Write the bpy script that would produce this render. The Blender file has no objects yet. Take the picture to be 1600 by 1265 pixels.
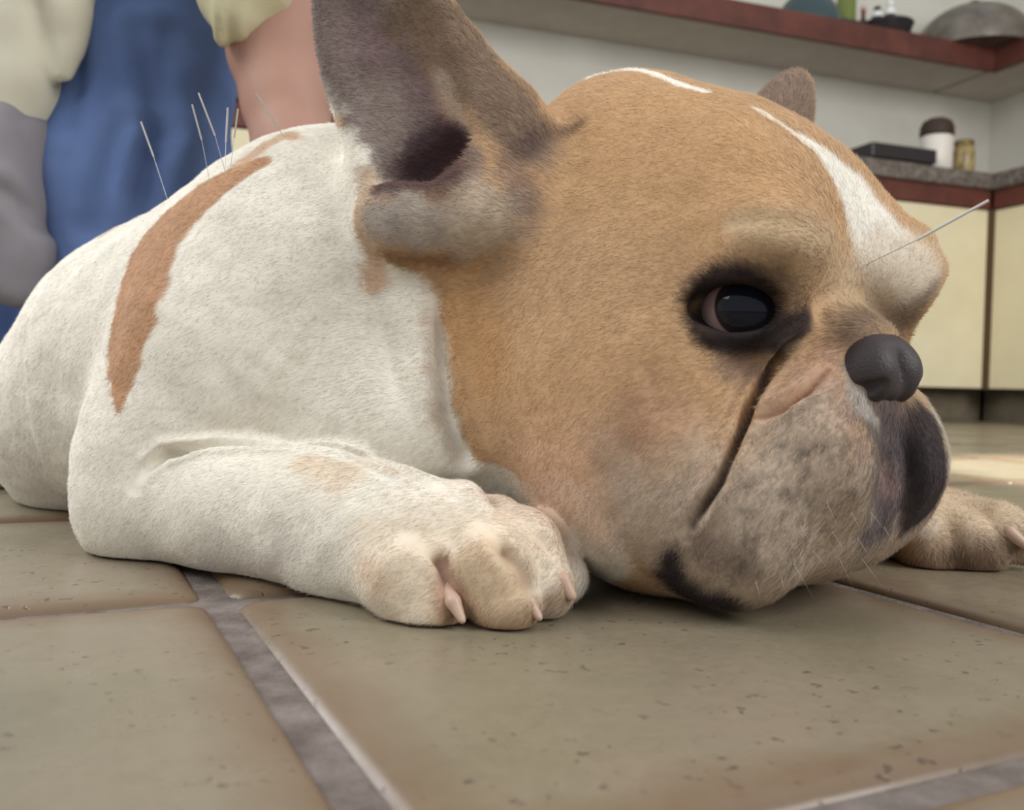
import bpy, bmesh, math, random
import numpy as np
from mathutils import Vector, Matrix
from mathutils.bvhtree import BVHTree

random.seed(4)
rng = np.random.default_rng(7)
scene = bpy.context.scene
COL = scene.collection

# ------------------------------------------------------------------ camera
FPX, W, H = 1450.0, 1600, 1265
CAM = np.array([0.0, 0.0, 0.104])
_p, _a = math.radians(-1.45), math.radians(1.45)
FW = np.array([0, math.cos(_p), math.sin(_p)])
_u = np.cross([1.0, 0, 0], FW)
RT = np.array([1.0, 0, 0]) * math.cos(_a) + _u * math.sin(_a)
UP = -np.array([1.0, 0, 0]) * math.sin(_a) + _u * math.cos(_a)
cd = bpy.data.cameras.new('camera')
cam = bpy.data.objects.new('camera', cd); COL.objects.link(cam)
cd.sensor_fit = 'HORIZONTAL'; cd.sensor_width = 36.0; cd.lens = 36.0 * FPX / W
cd.clip_start = 0.01; cd.clip_end = 60
M = Matrix.Identity(4)
for i in range(3):
    M[i][0], M[i][1], M[i][2], M[i][3] = RT[i], UP[i], -FW[i], CAM[i]
cam.matrix_world = M
cd.dof.use_dof = True; cd.dof.focus_distance = 0.46; cd.dof.aperture_fstop = 11
scene.camera = cam

def ray(x, y):
    return FW + RT * (x - W / 2) / FPX - UP * (y - H / 2) / FPX
def at(x, y, Y):
    d = ray(x, y); return CAM + d * (Y / d[1])

# ------------------------------------------------------------------ light
scene.view_settings.view_transform = 'Standard'
scene.view_settings.look = 'None'
scene.view_settings.exposure = 0.30
scene.view_settings.gamma = 1.0
scene.view_settings.use_curve_mapping = False
wd = bpy.data.worlds.new('room_daylight'); scene.world = wd; wd.use_nodes = True
wd.node_tree.nodes['Background'].inputs[0].default_value = (0.93, 0.97, 1.0, 1)
wd.node_tree.nodes['Background'].inputs[1].default_value = 0.50

def area(name, loc, target, sx, sy, power, col):
    l = bpy.data.lights.new(name, 'AREA'); l.shape = 'RECTANGLE'; l.size = sx; l.size_y = sy
    l.energy = power; l.color = col
    o = bpy.data.objects.new(name, l); COL.objects.link(o); o.location = loc
    o.rotation_euler = (Vector(target) - Vector(loc)).to_track_quat('-Z', 'Y').to_euler()
    return o
area('window_daylight', (-1.65, 0.05, 1.85), (-0.05, 0.55, 0.1), 1.8, 1.3, 28, (1.0, 0.985, 0.96))
def spot(name, loc, target, deg, power, col, blend=.3, rad=.05):
    l = bpy.data.lights.new(name, 'SPOT'); l.spot_size = math.radians(deg); l.spot_blend = blend
    l.energy = power; l.color = col; l.shadow_soft_size = rad
    o = bpy.data.objects.new(name, l); COL.objects.link(o); o.location = loc
    o.rotation_euler = (Vector(target) - Vector(loc)).to_track_quat('-Z', 'Y').to_euler()
    return o
spot('sun_on_floor', (1.25, 0.75, 2.5), (.93, 1.22, 0.0), 17, 800, (1.0, 0.98, 0.95), .35)
area('garden_door', (-2.1, 1.75, 1.0), (-.2, .75, .1), 1.1, 1.9, 26, (.93, .96, 1.0))
area('kitchen_fill', (2.2, -0.6, 1.7), (1.2, 3.6, 1.0), 1.4, 1.6, 62, (1.0, 0.99, 0.97))  # added fill to brighten the kitchen background; no door known there

# ------------------------------------------------------------------ helpers
def tag(o, label=None, cat=None, group=None, kind=None):
    if label: o['label'] = label
    if cat: o['category'] = cat
    if group: o['group'] = group
    if kind: o['kind'] = kind
    return o
def empty(name, loc=(0, 0, 0)):
    o = bpy.data.objects.new(name, None); COL.objects.link(o); o.location = loc
    o.empty_display_size = .05
    return o
def link(name, me, mat=None, parent=None):
    o = bpy.data.objects.new(name, me); COL.objects.link(o)
    if mat: me.materials.append(mat)
    if parent is not None:
        o.parent = parent
        o.matrix_parent_inverse = Matrix.Translation(parent.location).inverted()
    return o
def mesh_np(name, V, F, smooth=True):
    me = bpy.data.meshes.new(name)
    V = np.asarray(V, np.float32); F = np.asarray(F, np.int32)
    k = F.shape[1]
    me.vertices.add(len(V)); me.vertices.foreach_set('co', V.ravel())
    me.loops.add(F.size); me.loops.foreach_set('vertex_index', F.ravel())
    me.polygons.add(len(F))
    me.polygons.foreach_set('loop_start', np.arange(0, F.size, k, dtype=np.int32))
    me.polygons.foreach_set('loop_total', np.full(len(F), k, np.int32))
    me.update(calc_edges=True)
    if smooth: me.polygons.foreach_set('use_smooth', np.ones(len(F), bool))
    return me
def set_col(me, C, name='coat'):
    a = me.color_attributes.new(name, 'FLOAT_COLOR', 'POINT')
    c4 = np.ones((len(C), 4), np.float32); c4[:, :3] = C
    a.data.foreach_set('color', c4.ravel())
def srgb(*c):
    c = np.array(c, float) / 255.0
    return np.where(c <= .04045, c / 12.92, ((c + .055) / 1.055) ** 2.4)
def mat(name, col=(.5, .5, .5), rough=.6, spec=.3, metal=0.0, **kw):
    m = bpy.data.materials.new(name); m.use_nodes = True
    b = m.node_tree.nodes['Principled BSDF']
    b.inputs['Base Color'].default_value = (*col, 1)
    b.inputs['Roughness'].default_value = rough
    b.inputs['Specular IOR Level'].default_value = spec
    b.inputs['Metallic'].default_value = metal
    for k, v in kw.items(): b.inputs[k].default_value = v
    return m
def bsdf(m): return m.node_tree.nodes['Principled BSDF']
def nz(m, scale=10, detail=4, rough=.6, coord='Object', dist=0):
    nt = m.node_tree
    tc = nt.nodes.new('ShaderNodeTexCoord'); n = nt.nodes.new('ShaderNodeTexNoise')
    n.inputs['Scale'].default_value = scale; n.inputs['Detail'].default_value = detail
    n.inputs['Roughness'].default_value = rough; n.inputs['Distortion'].default_value = dist
    nt.links.new(tc.outputs[coord], n.inputs['Vector'])
    return n
def ramp(m, fac, stops):
    r = m.node_tree.nodes.new('ShaderNodeValToRGB')
    e = r.color_ramp.elements
    while len(e) < len(stops): e.new(.5)
    for q, (p, c) in zip(e, stops):
        q.position = p; q.color = (*c, 1) if len(c) == 3 else c
    m.node_tree.links.new(fac, r.inputs[0])
    return r
def mix(m, fac, a, b, mode='MIX'):
    n = m.node_tree.nodes.new('ShaderNodeMix'); n.data_type = 'RGBA'; n.blend_type = mode
    for s, v in ((n.inputs[0], fac), (n.inputs[6], a), (n.inputs[7], b)):
        if hasattr(v, 'is_output'): m.node_tree.links.new(v, s)
        elif isinstance(v, (int, float)): s.default_value = v
        else: s.default_value = (*v, 1)
    return n.outputs[2]
def bump(m, height, strength=.2, dist=.002):
    n = m.node_tree.nodes.new('ShaderNodeBump'); n.inputs['Strength'].default_value = strength
    n.inputs['Distance'].default_value = dist
    m.node_tree.links.new(height, n.inputs['Height'])
    m.node_tree.links.new(n.outputs[0], bsdf(m).inputs['Normal'])

# ---- numpy value noise
def vnoise(P, s, seed=0):
    q = P * s + seed * 17.31
    i = np.floor(q).astype(np.int64); f = q - i; f = f * f * (3 - 2 * f)
    def hsh(a):
        n = (a[:, 0] * 73856093) ^ (a[:, 1] * 19349663) ^ (a[:, 2] * 83492791) ^ (seed * 2654435)
        n = (n ^ (n >> 13)) * 1274126177 & 0x7fffffff
        return (n % 65536) / 65536.0
    r = 0
    for dx in (0, 1):
        for dy in (0, 1):
            for dz in (0, 1):
                w = (f[:, 0] if dx else 1 - f[:, 0]) * (f[:, 1] if dy else 1 - f[:, 1]) * (f[:, 2] if dz else 1 - f[:, 2])
                r = r + w * hsh(i + np.array([dx, dy, dz]))
    return r * 2 - 1

# ---- implicit sculpting grid (smooth unions, carvings) -> one continuous mesh
class Field:
    def __init__(s, lo, hi, res):
        s.lo = np.array(lo, float); s.res = res
        s.n = np.ceil((np.array(hi) - s.lo) / res).astype(int) + 1
        s.D = np.full(s.n, .05, np.float32)
        s.ax = [(s.lo[i] + res * np.arange(s.n[i])).astype(np.float32) for i in range(3)]
    def _sl(s, c, e):
        a = np.clip(np.floor((np.asarray(c) - e - s.lo) / s.res).astype(int), 0, s.n)
        b = np.clip(np.ceil((np.asarray(c) + e - s.lo) / s.res).astype(int) + 1, 0, s.n)
        return tuple(slice(a[i], b[i]) for i in range(3))
    def _grid(s, sl):
        return (s.ax[0][sl[0]][:, None, None], s.ax[1][sl[1]][None, :, None], s.ax[2][sl[2]][None, None, :])
    def _op(s, sl, d, k, sub):
        a = s.D[sl]
        if sub:
            h = np.maximum(k - np.abs(a + d), 0) / k
            s.D[sl] = np.maximum(a, -d) + h * h * k * .25
        else:
            h = np.maximum(k - np.abs(a - d), 0) / k
            s.D[sl] = np.minimum(a, d) - h * h * k * .25
    def ell(s, c, r, A=np.eye(3), k=.02, sub=False):
        r = np.asarray(r, float); A = np.asarray(A, float)
        e = np.sqrt(((A * r[:, None]) ** 2).sum(0)) + k + .006
        sl = s._sl(c, e); X, Y, Z = s._grid(sl)
        x, y, z = X - np.float32(c[0]), Y - np.float32(c[1]), Z - np.float32(c[2])
        k0 = 0; k1 = 0
        for i in range(3):
            l = (A[i, 0] * x + A[i, 1] * y + A[i, 2] * z).astype(np.float32)
            k0 = k0 + (l / r[i]) ** 2; k1 = k1 + (l / r[i] ** 2) ** 2
        k0 = np.sqrt(k0); k1 = np.sqrt(k1) + 1e-6
        s._op(sl, (k0 * (k0 - 1) / k1).astype(np.float32), k, sub)
    def cone(s, p, r1, q, r2, k=.02, sub=False):
        p, q = np.asarray(p, float), np.asarray(q, float)
        c = (p + q) / 2; e = np.abs(q - p) / 2 + max(r1, r2) + k + .006
        sl = s._sl(c, e); X, Y, Z = s._grid(sl)
        x, y, z = X - np.float32(p[0]), Y - np.float32(p[1]), Z - np.float32(p[2])
        v = q - p; L = v @ v + 1e-12
        t = np.clip((x * v[0] + y * v[1] + z * v[2]) / L, 0, 1)
        d = np.sqrt((x - t * v[0]) ** 2 + (y - t * v[1]) ** 2 + (z - t * v[2]) ** 2) - (r1 + t * (r2 - r1))
        s._op(sl, d.astype(np.float32), k, sub)
    def chain(s, pts, k=.01, sub=False):
        for (p, r), (q, r2) in zip(pts[:-1], pts[1:]): s.cone(p, r, q, r2, k, sub)
    def above(s, z):
        s.D = np.maximum(s.D, (z - s.ax[2])[None, None, :].astype(np.float32))
    def mesh(s, smooth=2, iso=0.0):
        D = s.D - iso
        # walls of the grid count as outside
        D[0] = D[-1] = .05; D[:, 0] = D[:, -1] = .05; D[:, :, 0] = D[:, :, -1] = .05
        I = D < 0
        nx, ny, nzz = D.shape
        cnt = np.zeros((nx - 1, ny - 1, nzz - 1), np.int8)
        for a in (0, 1):
            for b in (0, 1):
                for c in (0, 1):
                    cnt += I[a:nx - 1 + a, b:ny - 1 + b, c:nzz - 1 + c]
        act = (cnt > 0) & (cnt < 8)
        ci = np.argwhere(act)
        idx = np.full(act.shape, -1, np.int32); idx[act] = np.arange(len(ci))
        corner = [(a, b, c) for a in (0, 1) for b in (0, 1) for c in (0, 1)]
        val = {o: D[ci[:, 0] + o[0], ci[:, 1] + o[1], ci[:, 2] + o[2]] for o in corner}
        acc = np.zeros((len(ci), 3)); num = np.zeros(len(ci))
        for i, o in enumerate(corner):
            for o2 in corner[i + 1:]:
                df = np.array(o2) - np.array(o)
                if np.abs(df).sum() != 1: continue
                v1, v2 = val[o], val[o2]
                m = (v1 < 0) != (v2 < 0)
                t = np.where(m, v1 / np.where(m, v1 - v2, 1), 0)
                acc += np.where(m[:, None], np.array(o) + t[:, None] * df, 0); num += m
        V = s.lo + (ci + acc / num[:, None]) * s.res
        Q = []
        for ax in range(3):
            a0 = [slice(1, -1)] * 3; a0[ax] = slice(0, -1)
            a1 = [slice(1, -1)] * 3; a1[ax] = slice(1, None)
            i0, i1 = I[tuple(a0)], I[tuple(a1)]
            ch = np.argwhere(i0 != i1)
            fl = i0[ch[:, 0], ch[:, 1], ch[:, 2]]
            off = [1, 1, 1]; off[ax] = 0
            ch = ch + np.array(off)
            u, v = (ax + 1) % 3, (ax + 2) % 3
            q = []
            for du, dv in ((-1, -1), (0, -1), (0, 0), (-1, 0)):
                c = ch.copy(); c[:, u] += du; c[:, v] += dv
                q.append(idx[c[:, 0], c[:, 1], c[:, 2]])
            q = np.stack(q, 1)
            q[~fl] = q[~fl][:, ::-1]
            Q.append(q)
        Q = np.concatenate(Q)
        Q = Q[(Q >= 0).all(1)]
        for it in range(smooth): V = relax(V, Q, .5)
        return V, Q
def relax(V, Q, w=.5):
    S = np.zeros_like(V); n = np.zeros(len(V))
    for a, b in ((0, 1), (1, 2), (2, 3), (3, 0)):
        for i, j in ((a, b), (b, a)):
            for c in range(3): S[:, c] += np.bincount(Q[:, i], V[Q[:, j], c], len(V))
            n += np.bincount(Q[:, i], minlength=len(V))
    n = np.maximum(n, 1)
    return V * (1 - w) + w * S / n[:, None]
def normals(V, Q):
    fn = np.cross(V[Q[:, 2]] - V[Q[:, 0]], V[Q[:, 3]] - V[Q[:, 1]])
    N = np.zeros_like(V)
    for c in range(3):
        for i in range(4): N[:, c] += np.bincount(Q[:, i], fn[:, c], len(V))
    return N / (np.linalg.norm(N, axis=1)[:, None] + 1e-12)
def poly_dist(P, pts, rad=None):
    """distance of P to a 3-D polyline; with rad: distance divided by the radius there"""
    pts = np.asarray(pts, float); best = np.full(len(P), 9e9)
    if len(pts) == 1:
        d = np.linalg.norm(P - pts[0], axis=1); return d if rad is None else d / rad[0]
    for i in range(len(pts) - 1):
        v = pts[i + 1] - pts[i]; w = P - pts[i]
        t = np.clip(w @ v / (v @ v + 1e-12), 0, 1)
        d = np.linalg.norm(w - t[:, None] * v, axis=1)
        if rad is not None: d = d / (rad[i] + t * (rad[i + 1] - rad[i]))
        best = np.minimum(best, d)
    return best
def sstep(a, b, x):
    t = np.clip((x - a) / (b - a), 0, 1); return t * t * (3 - 2 * t)

# ------------------------------------------------------------------ floor of separate pillow-edged tiles
PITCH_B, PITCH_A, GROUT = .318, .278, .013
_ta = math.radians(26.2)
TA = np.array([math.sin(_ta), -math.cos(_ta), 0]); TB = np.array([math.cos(_ta), math.sin(_ta), 0])
def on_floor(x, y):
    d = ray(x, y); return CAM + d * (-CAM[2] / d[2])
T0 = on_floor(343, 930)
def obox(name, o, ex, ey, lo, hi, material, parent=None, bevel=.0, seg=2):
    """box in a frame: origin o, unit axes ex, ey (and z), from lo to hi"""
    bm = bmesh.new(); bmesh.ops.create_cube(bm, size=1)
    lo, hi = np.array(lo, float), np.array(hi, float)
    if bevel:
        for v in bm.verts: v.co = Vector((np.array(v.co) * (hi - lo)))
        bmesh.ops.bevel(bm, geom=bm.edges[:], offset=bevel, segments=seg, affect='EDGES', profile=.5)
    else:
        for v in bm.verts: v.co = Vector((np.array(v.co) * (hi - lo)))
    c = (lo + hi) / 2; ez = np.array([0, 0, 1.0])
    for v in bm.verts:
        q = np.array(v.co) + c
        v.co = Vector(np.array(o) + q[0] * np.array(ex) + q[1] * np.array(ey) + q[2] * ez)
    bmesh.ops.recalc_face_normals(bm, faces=bm.faces[:])
    for f_ in bm.faces: f_.smooth = False
    me = bpy.data.meshes.new(name); bm.to_mesh(me); bm.free()
    return link(name, me, material, parent)

grout = mat('grout', srgb(118, 106, 98), .85, .2)
n_ = nz(grout, 60, 6); r_ = ramp(grout, n_.outputs[0], [(.3, srgb(92, 82, 76)), (.7, srgb(136, 126, 120))])
grout.node_tree.links.new(r_.outputs[0], bsdf(grout).inputs['Base Color'])
n_ = nz(grout, 400, 3); bump(grout, n_.outputs[0], .6, .002)
def floor_mesh():
    bm = bmesh.new()
    for c in ((-5, -3), (6, -3), (6, 6.5), (-5, 6.5)): bm.verts.new((c[0], c[1], -.0045))
    f_ = bm.faces.new(bm.verts[:]); r = bmesh.ops.extrude_face_region(bm, geom=[f_])
    for v in [g for g in r['geom'] if isinstance(g, bmesh.types.BMVert)]: v.co.z = -.06
    bmesh.ops.recalc_face_normals(bm, faces=bm.faces[:])
    me = bpy.data.meshes.new('floor'); bm.to_mesh(me); bm.free(); return me
flo = link('floor', floor_mesh(), grout); tag(flo, kind='structure')

tm = mat('ceramic_tile', srgb(150, 138, 115), .38, .45)
nt = tm.node_tree
oi = nt.nodes.new('ShaderNodeObjectInfo'); tc = nt.nodes.new('ShaderNodeTexCoord'); vm = nt.nodes.new('ShaderNodeVectorMath')
cmb = nt.nodes.new('ShaderNodeCombineXYZ'); ml = nt.nodes.new('ShaderNodeMath'); ml.operation = 'MULTIPLY'; ml.inputs[1].default_value = 37.0
nt.links.new(oi.outputs['Random'], ml.inputs[0])
for i in range(3): nt.links.new(ml.outputs[0], cmb.inputs[i])
nt.links.new(tc.outputs['Object'], vm.inputs[0]); nt.links.new(cmb.outputs[0], vm.inputs[1])
def tn(scale, detail=4, rough=.6):
    n = nt.nodes.new('ShaderNodeTexNoise'); n.inputs['Scale'].default_value = scale
    n.inputs['Detail'].default_value = detail; n.inputs['Roughness'].default_value = rough
    nt.links.new(vm.outputs[0], n.inputs['Vector']); return n.outputs[0]
base = ramp(tm, tn(9, 5), [(.30, srgb(116, 109, 84)), (.50, srgb(132, 122, 98)), (.72, srgb(142, 126, 106))]).outputs[0]
fine = ramp(tm, tn(160, 4, .7), [(.3, (.80, .80, .80)), (.7, (1.1, 1.1, 1.1))]).outputs[0]
base = mix(tm, .6, base, fine, 'MULTIPLY')
# fired, browner margin of each tile
sx = nt.nodes.new('ShaderNodeSeparateXYZ'); nt.links.new(tc.outputs['Object'], sx.inputs[0])
def mth(op, a, b=None):
    n = nt.nodes.new('ShaderNodeMath'); n.operation = op
    for i, v in enumerate((a, b)):
        if v is None: continue
        if hasattr(v, 'is_output'): nt.links.new(v, n.inputs[i])
        else: n.inputs[i].default_value = v
    return n.outputs[0]
base = mix(tm, mth('MULTIPLY', oi.outputs['Random'], .40), base, srgb(138, 128, 118))
edge = mth('MAXIMUM', mth('ABSOLUTE', sx.outputs[0]), mth('ADD', mth('ABSOLUTE', sx.outputs[1]), .020))
edge = mth('ADD', edge, mth('MULTIPLY', mth('SUBTRACT', tn(22, 3), .5), .030))
em_ = ramp(tm, edge, [(.124, (0, 0, 0)), (.148, (1, 1, 1))]).outputs[0]
base = mix(tm, mth('MULTIPLY', em_, .7), base, srgb(112, 86, 64))
# pits and specks
pit = ramp(tm, tn(210, 2, .45), [(.660, (0, 0, 0)), (.72, (1, 1, 1))]).outputs[0]
pit = mth('MULTIPLY', pit, ramp(tm, tn(14, 2), [(.42, (0, 0, 0)), (.6, (1, 1, 1))]).outputs[0])
base = mix(tm, mth('MULTIPLY', pit, .7), base, srgb(70, 58, 48))
nt.links.new(base, bsdf(tm).inputs['Base Color'])
rr = ramp(tm, tn(40, 4), [(.3, (.24, .24, .24)), (.7, (.40, .40, .40))])
nt.links.new(rr.outputs[0], bsdf(tm).inputs['Roughness'])
hsum = mth('SUBTRACT', mth('MULTIPLY', tn(70, 4), .5), mth('MULTIPLY', pit, .8))
bump(tm, hsum, .35, .0012)

def tile_mesh():
    s, sy = (PITCH_B - GROUT) / 2, (PITCH_A - GROUT) / 2
    prof = [(s - .012, 0.0), (s - .008, -.0002), (s - .0045, -.0009), (s - .002, -.0021), (s - .0006, -.0038), (s, -.0055)]
    V_, F_ = [], []
    for r, z in prof:
        rc = .008; ring = []
        for cx, cy, a0 in ((1, 1, 0), (-1, 1, 90), (-1, -1, 180), (1, -1, 270)):
            for t in (0, 30, 60, 90):
                a = math.radians(a0 + t); ring.append((cx * (r - rc) + rc * math.cos(a), cy * (r - s + sy - rc) + rc * math.sin(a), z))
        V_ += ring
    n = 16
    F_ = [list(range(n))]
    for k in range(len(prof) - 1):
        for i in range(n):
            j = (i + 1) % n; F_.append([k * n + j, k * n + i, (k + 1) * n + i, (k + 1) * n + j])
    me = bpy.data.meshes.new('tile'); me.from_pydata(V_, [], F_); me.update()
    for p in me.polygons: p.use_smooth = True
    return me
tme = tile_mesh(); tme.materials.append(tm)
RZ = math.atan2(TB[1], TB[0])
spots = []
for i in range(-14, 18):
    for j in range(-20, 8):
        c = T0 + (i + .5) * PITCH_B * TB + (j + .5) * PITCH_A * TA
        if not (-2.2 < c[0] < 3.6 and -.6 < c[1] < 4.6): continue
        # keep the tiles in front of the cupboards and walls
        q = c[:2] - np.array([1.754, 3.4]); a_, b_ = q @ np.array([-.943, -.332]), q @ np.array([.332, -.943])
        if a_ < -.2 or b_ < -.2: continue
        v = c - CAM; dep = v @ FW
        vis = dep > 0 and abs((v @ RT) / max(dep, .01)) < .75 + .25 / max(dep, .1)
        spots.append((not vis, np.linalg.norm(v), c))
spots.sort(key=lambda t: (t[0], t[1]))
for k, (_, _, c) in enumerate(spots[:280]):
    o = bpy.data.objects.new('tile', tme); COL.objects.link(o)
    o.location = c + np.array([0, 0, random.uniform(-.0006, 0)]); o.rotation_euler = (0, 0, RZ + random.choice((0, 1)) * math.pi)
    o.parent = flo
print('tiles', len(spots))

# ------------------------------------------------------------------ kitchen corner
K0 = np.array([1.730, 3.4, 0]); E1 = np.array([-.943, -.332, 0]); E2 = np.array([.332, -.943, 0])
def kbox(name, lo, hi, m, parent=None, bevel=0): return obox(name, K0, E1, E2, lo, hi, m, parent, bevel)
def kpt(a, b, z): return K0 + a * E1 + b * E2 + np.array([0, 0, z])
def k_on(x, y, b):
    d = ray(x, y); t = ((kpt(0, b, 0) - CAM) @ E2) / (d @ E2); return CAM + d * t
wallm = mat('wall_paint', srgb(206, 203, 192), .9, .1)
n_ = nz(wallm, 3, 4); r_ = ramp(wallm, n_.outputs[0], [(.3, srgb(198, 195, 184)), (.7, srgb(212, 209, 199))])
wallm.node_tree.links.new(r_.outputs[0], bsdf(wallm).inputs['Base Color'])
tag(kbox('wall_back', (-.75, -.75, 0), (5.2, -.6, 2.6), wallm), kind='structure')
tag(kbox('wall_right', (-.75, -.6, 0), (-.6, 2.2, 2.6), wallm), kind='structure')

cream = mat('cream_laminate', srgb(222, 212, 178), .5, .3)
n_ = nz(cream, 4, 3); r_ = ramp(cream, n_.outputs[0], [(.3, srgb(216, 205, 170)), (.7, srgb(226, 216, 184))])
cream.node_tree.links.new(r_.outputs[0], bsdf(cream).inputs['Base Color'])
carc = mat('cabinet_carcass', srgb(96, 74, 52), .7, .2)
plinth = mat('plinth_tile', srgb(112, 101, 84), .7, .3)
n_ = nz(plinth, 12, 4); r_ = ramp(plinth, n_.outputs[0], [(.3, srgb(98, 88, 72)), (.7, srgb(126, 115, 96))])
plinth.node_tree.links.new(r_.outputs[0], bsdf(plinth).inputs['Base Color'])
def cabinet(a0, a1, run, label, doors=2):
    c = kpt((a0 + a1) / 2, -.28, 0) if run == 1 else kpt(-.28, (a0 + a1) / 2, 0)
    e = empty('base_cabinet', c); tag(e, label, 'cabinet', 'cream kitchen base cabinets')
    def bx(nm, lo, hi, m, bev=0, par=e):     # (along, depth, z), depth 0 = front plane
        if run == 1: return kbox(nm, (lo[0], lo[1], lo[2]), (hi[0], hi[1], hi[2]), m, par, bev)
        return kbox(nm, (lo[1], lo[0], lo[2]), (hi[1], hi[0], hi[2]), m, par, bev)
    bx('body', (a0 + .001, -.585, .118), (a1 - .001, -.021, .771), carc)
    bx('plinth', (a0 + .001 - (.095 if a0 < .1 and run == 1 else 0), -.55, .0), (a1 - .001, -.10, .117), plinth)
    w = (a1 - a0) / doors
    for k in range(doors):
        bx('door', (a0 + k * w + .004, -.019, .122), (a0 + (k + 1) * w - .004, 0, .768), cream, .002)
    return e
cabinet(.012, .86, 1, 'cream two-door cabinet of the back run, beside the dark corner gap')
cabinet(.862, 1.71, 1, 'cream two-door cabinet of the back run, second from the corner')
cabinet(1.712, 2.56, 1, 'cream two-door cabinet of the back run, third from the corner')
cabinet(2.562, 3.41, 1, 'cream two-door cabinet of the back run, behind the kneeling person')
cabinet(.012, .86, 2, 'cream cabinet of the right run, right of the dark corner gap')

granite = mat('granite', srgb(96, 88, 82), .35, .4)
n_ = nz(granite, 55, 6, .75); r_ = ramp(granite, n_.outputs[0], [(.32, srgb(58, 50, 46)), (.5, srgb(104, 95, 88)), (.68, srgb(140, 132, 124))])
granite.node_tree.links.new(r_.outputs[0], bsdf(granite).inputs['Base Color'])
redwood = mat('red_brown_wood', srgb(104, 52, 42), .5, .3)
n_ = nz(redwood, 9, 5); r_ = ramp(redwood, n_.outputs[0], [(.3, srgb(78, 44, 37)), (.7, srgb(108, 62, 52))])
redwood.node_tree.links.new(r_.outputs[0], bsdf(redwood).inputs['Base Color'])
wt = empty('worktop', kpt(0, 0, .842)); tag(wt, 'grey granite worktop with red-brown band, running round the kitchen corner', 'worktop')
kbox('slab', (.021, -.598, .842), (3.42, .02, .900), granite, wt, .004)
kbox('slab', (-.598, -.598, .842), (.02, .87, .900), granite, wt, .004)
kbox('front_band', (.012, -.05, .773), (3.41, .006, .841), redwood, wt, .002)
kbox('front_band', (-.05, .012, .773), (.006, .86, .841), redwood, wt, .002)
kbox('corner_post', (-.05, -.05, .118), (.010, .010, .772), carc, wt)

kbox('corner_plinth', (-.125, -.099, 0), (-.101, .012, .117), plinth, wt)
under = mat('shelf_plaster', srgb(168, 156, 144), .9, .1)
n_ = nz(under, 14, 5); r_ = ramp(under, n_.outputs[0], [(.3, srgb(196, 186, 175)), (.7, srgb(208, 199, 189))])
under.node_tree.links.new(r_.outputs[0], bsdf(under).inputs['Base Color'])
SZ0, SZ1, SB = 1.395, 1.475, -.25
sh = empty('wall_shelf', kpt(-.3, -.4, SZ0)); tag(sh, 'long plaster wall shelf with red-brown front edge, above the worktop', 'shelf')
kbox('slab', (SB, -.599, SZ0), (4.6, SB - .022, SZ1 - .004), under, sh)
kbox('slab', (-.599, -.599, SZ0), (SB - .022, 1.9, SZ1 - .004), under, sh)
kbox('front_edge', (SB, SB - .021, SZ0 - .012), (4.6, SB, SZ1), redwood, sh, .002)
kbox('front_edge', (SB - .021, SB - .021, SZ0 - .012), (SB - .0005, 1.9, SZ1), redwood, sh, .002)

# ------------------------------------------------------------------ things on shelf and worktop
def lathe(name, prof, c, m, parent=None, seg=32, sq=(1, 1), rot=None):
    V_, F_ = [], []
    for r, z in prof:
        for i in range(seg):
            a = 2 * math.pi * i / seg; V_.append((r * math.cos(a) * sq[0], r * math.sin(a) * sq[1], z))
    for k in range(len(prof) - 1):
        for i in range(seg):
            j = (i + 1) % seg; F_.append([k * seg + i, k * seg + j, (k + 1) * seg + j, (k + 1) * seg + i])
    F_.append(list(range(seg))[::-1]); F_.append([(len(prof) - 1) * seg + i for i in range(seg)])
    V_ = np.array(V_)
    if rot is not None: V_ = V_ @ np.array(rot).T
    V_ = V_ + np.array(c)
    me = bpy.data.meshes.new(name); me.from_pydata(V_.tolist(), [], F_); me.update()
    for p in me.polygons: p.use_smooth = len(p.vertices) == 4
    return link(name, me, m, parent)
def dome(r, h, n=9, lip=.006): return [(r, 0), (r, lip)] + [(r * math.cos(t), lip + (h - lip) * math.sin(t)) for t in np.linspace(0.05, 1.5, n)]
teal = mat('dark_teal_enamel', srgb(58, 74, 78), .35, .4)
tb = lathe('bowl', dome(.125, .155, 10), k_on(1262, 40, SB - .15) * [1, 1, 0] + [0, 0, SZ1 - .004], teal)
tag(tb, 'dark teal bowl turned upside down on the shelf', 'bowl')
green = mat('green_glass', srgb(110, 122, 58), .25, .5)
c = k_on(1322, 20, SB - .20) * [1, 1, 0] + [0, 0, SZ1 - .004]
gb = empty('bottle', c); tag(gb, 'tall olive green bottle on the shelf beside the teal bowl', 'bottle')
lathe('glass', [(.036, 0), (.038, .01), (.038, .17), (.030, .21), (.014, .25), (.013, .30)], c, green, gb)
lathe('cap', [(.015, .30), (.015, .325), (.013, .328)], c, mat('bottle_cap', srgb(150, 40, 34), .5), gb)
c = k_on(1349, 20, SB - .22) * [1, 1, 0] + [0, 0, SZ1 - .004]
rb = empty('sauce_bottle', c); tag(rb, 'slim red-brown bottle on the shelf, right of the green bottle', 'bottle')
lathe('glass', [(.017, 0), (.018, .006), (.018, .10), (.009, .13), (.009, .155)], c, mat('brown_glass', srgb(108, 60, 42), .3, .5), rb)
lathe('cap', [(.011, .155), (.011, .172), (.009, .174)], c, mat('pink_cap', srgb(206, 160, 150), .5), rb)
black = mat('black_enamel', srgb(42, 38, 40), .35, .45)
c = k_on(1385, 40, SB - .12) * [1, 1, 0] + [0, 0, SZ1 - .004]
pn = empty('frying_pan', c); tag(pn, 'black shallow pan on the shelf left of the big lid', 'pan')
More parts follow.
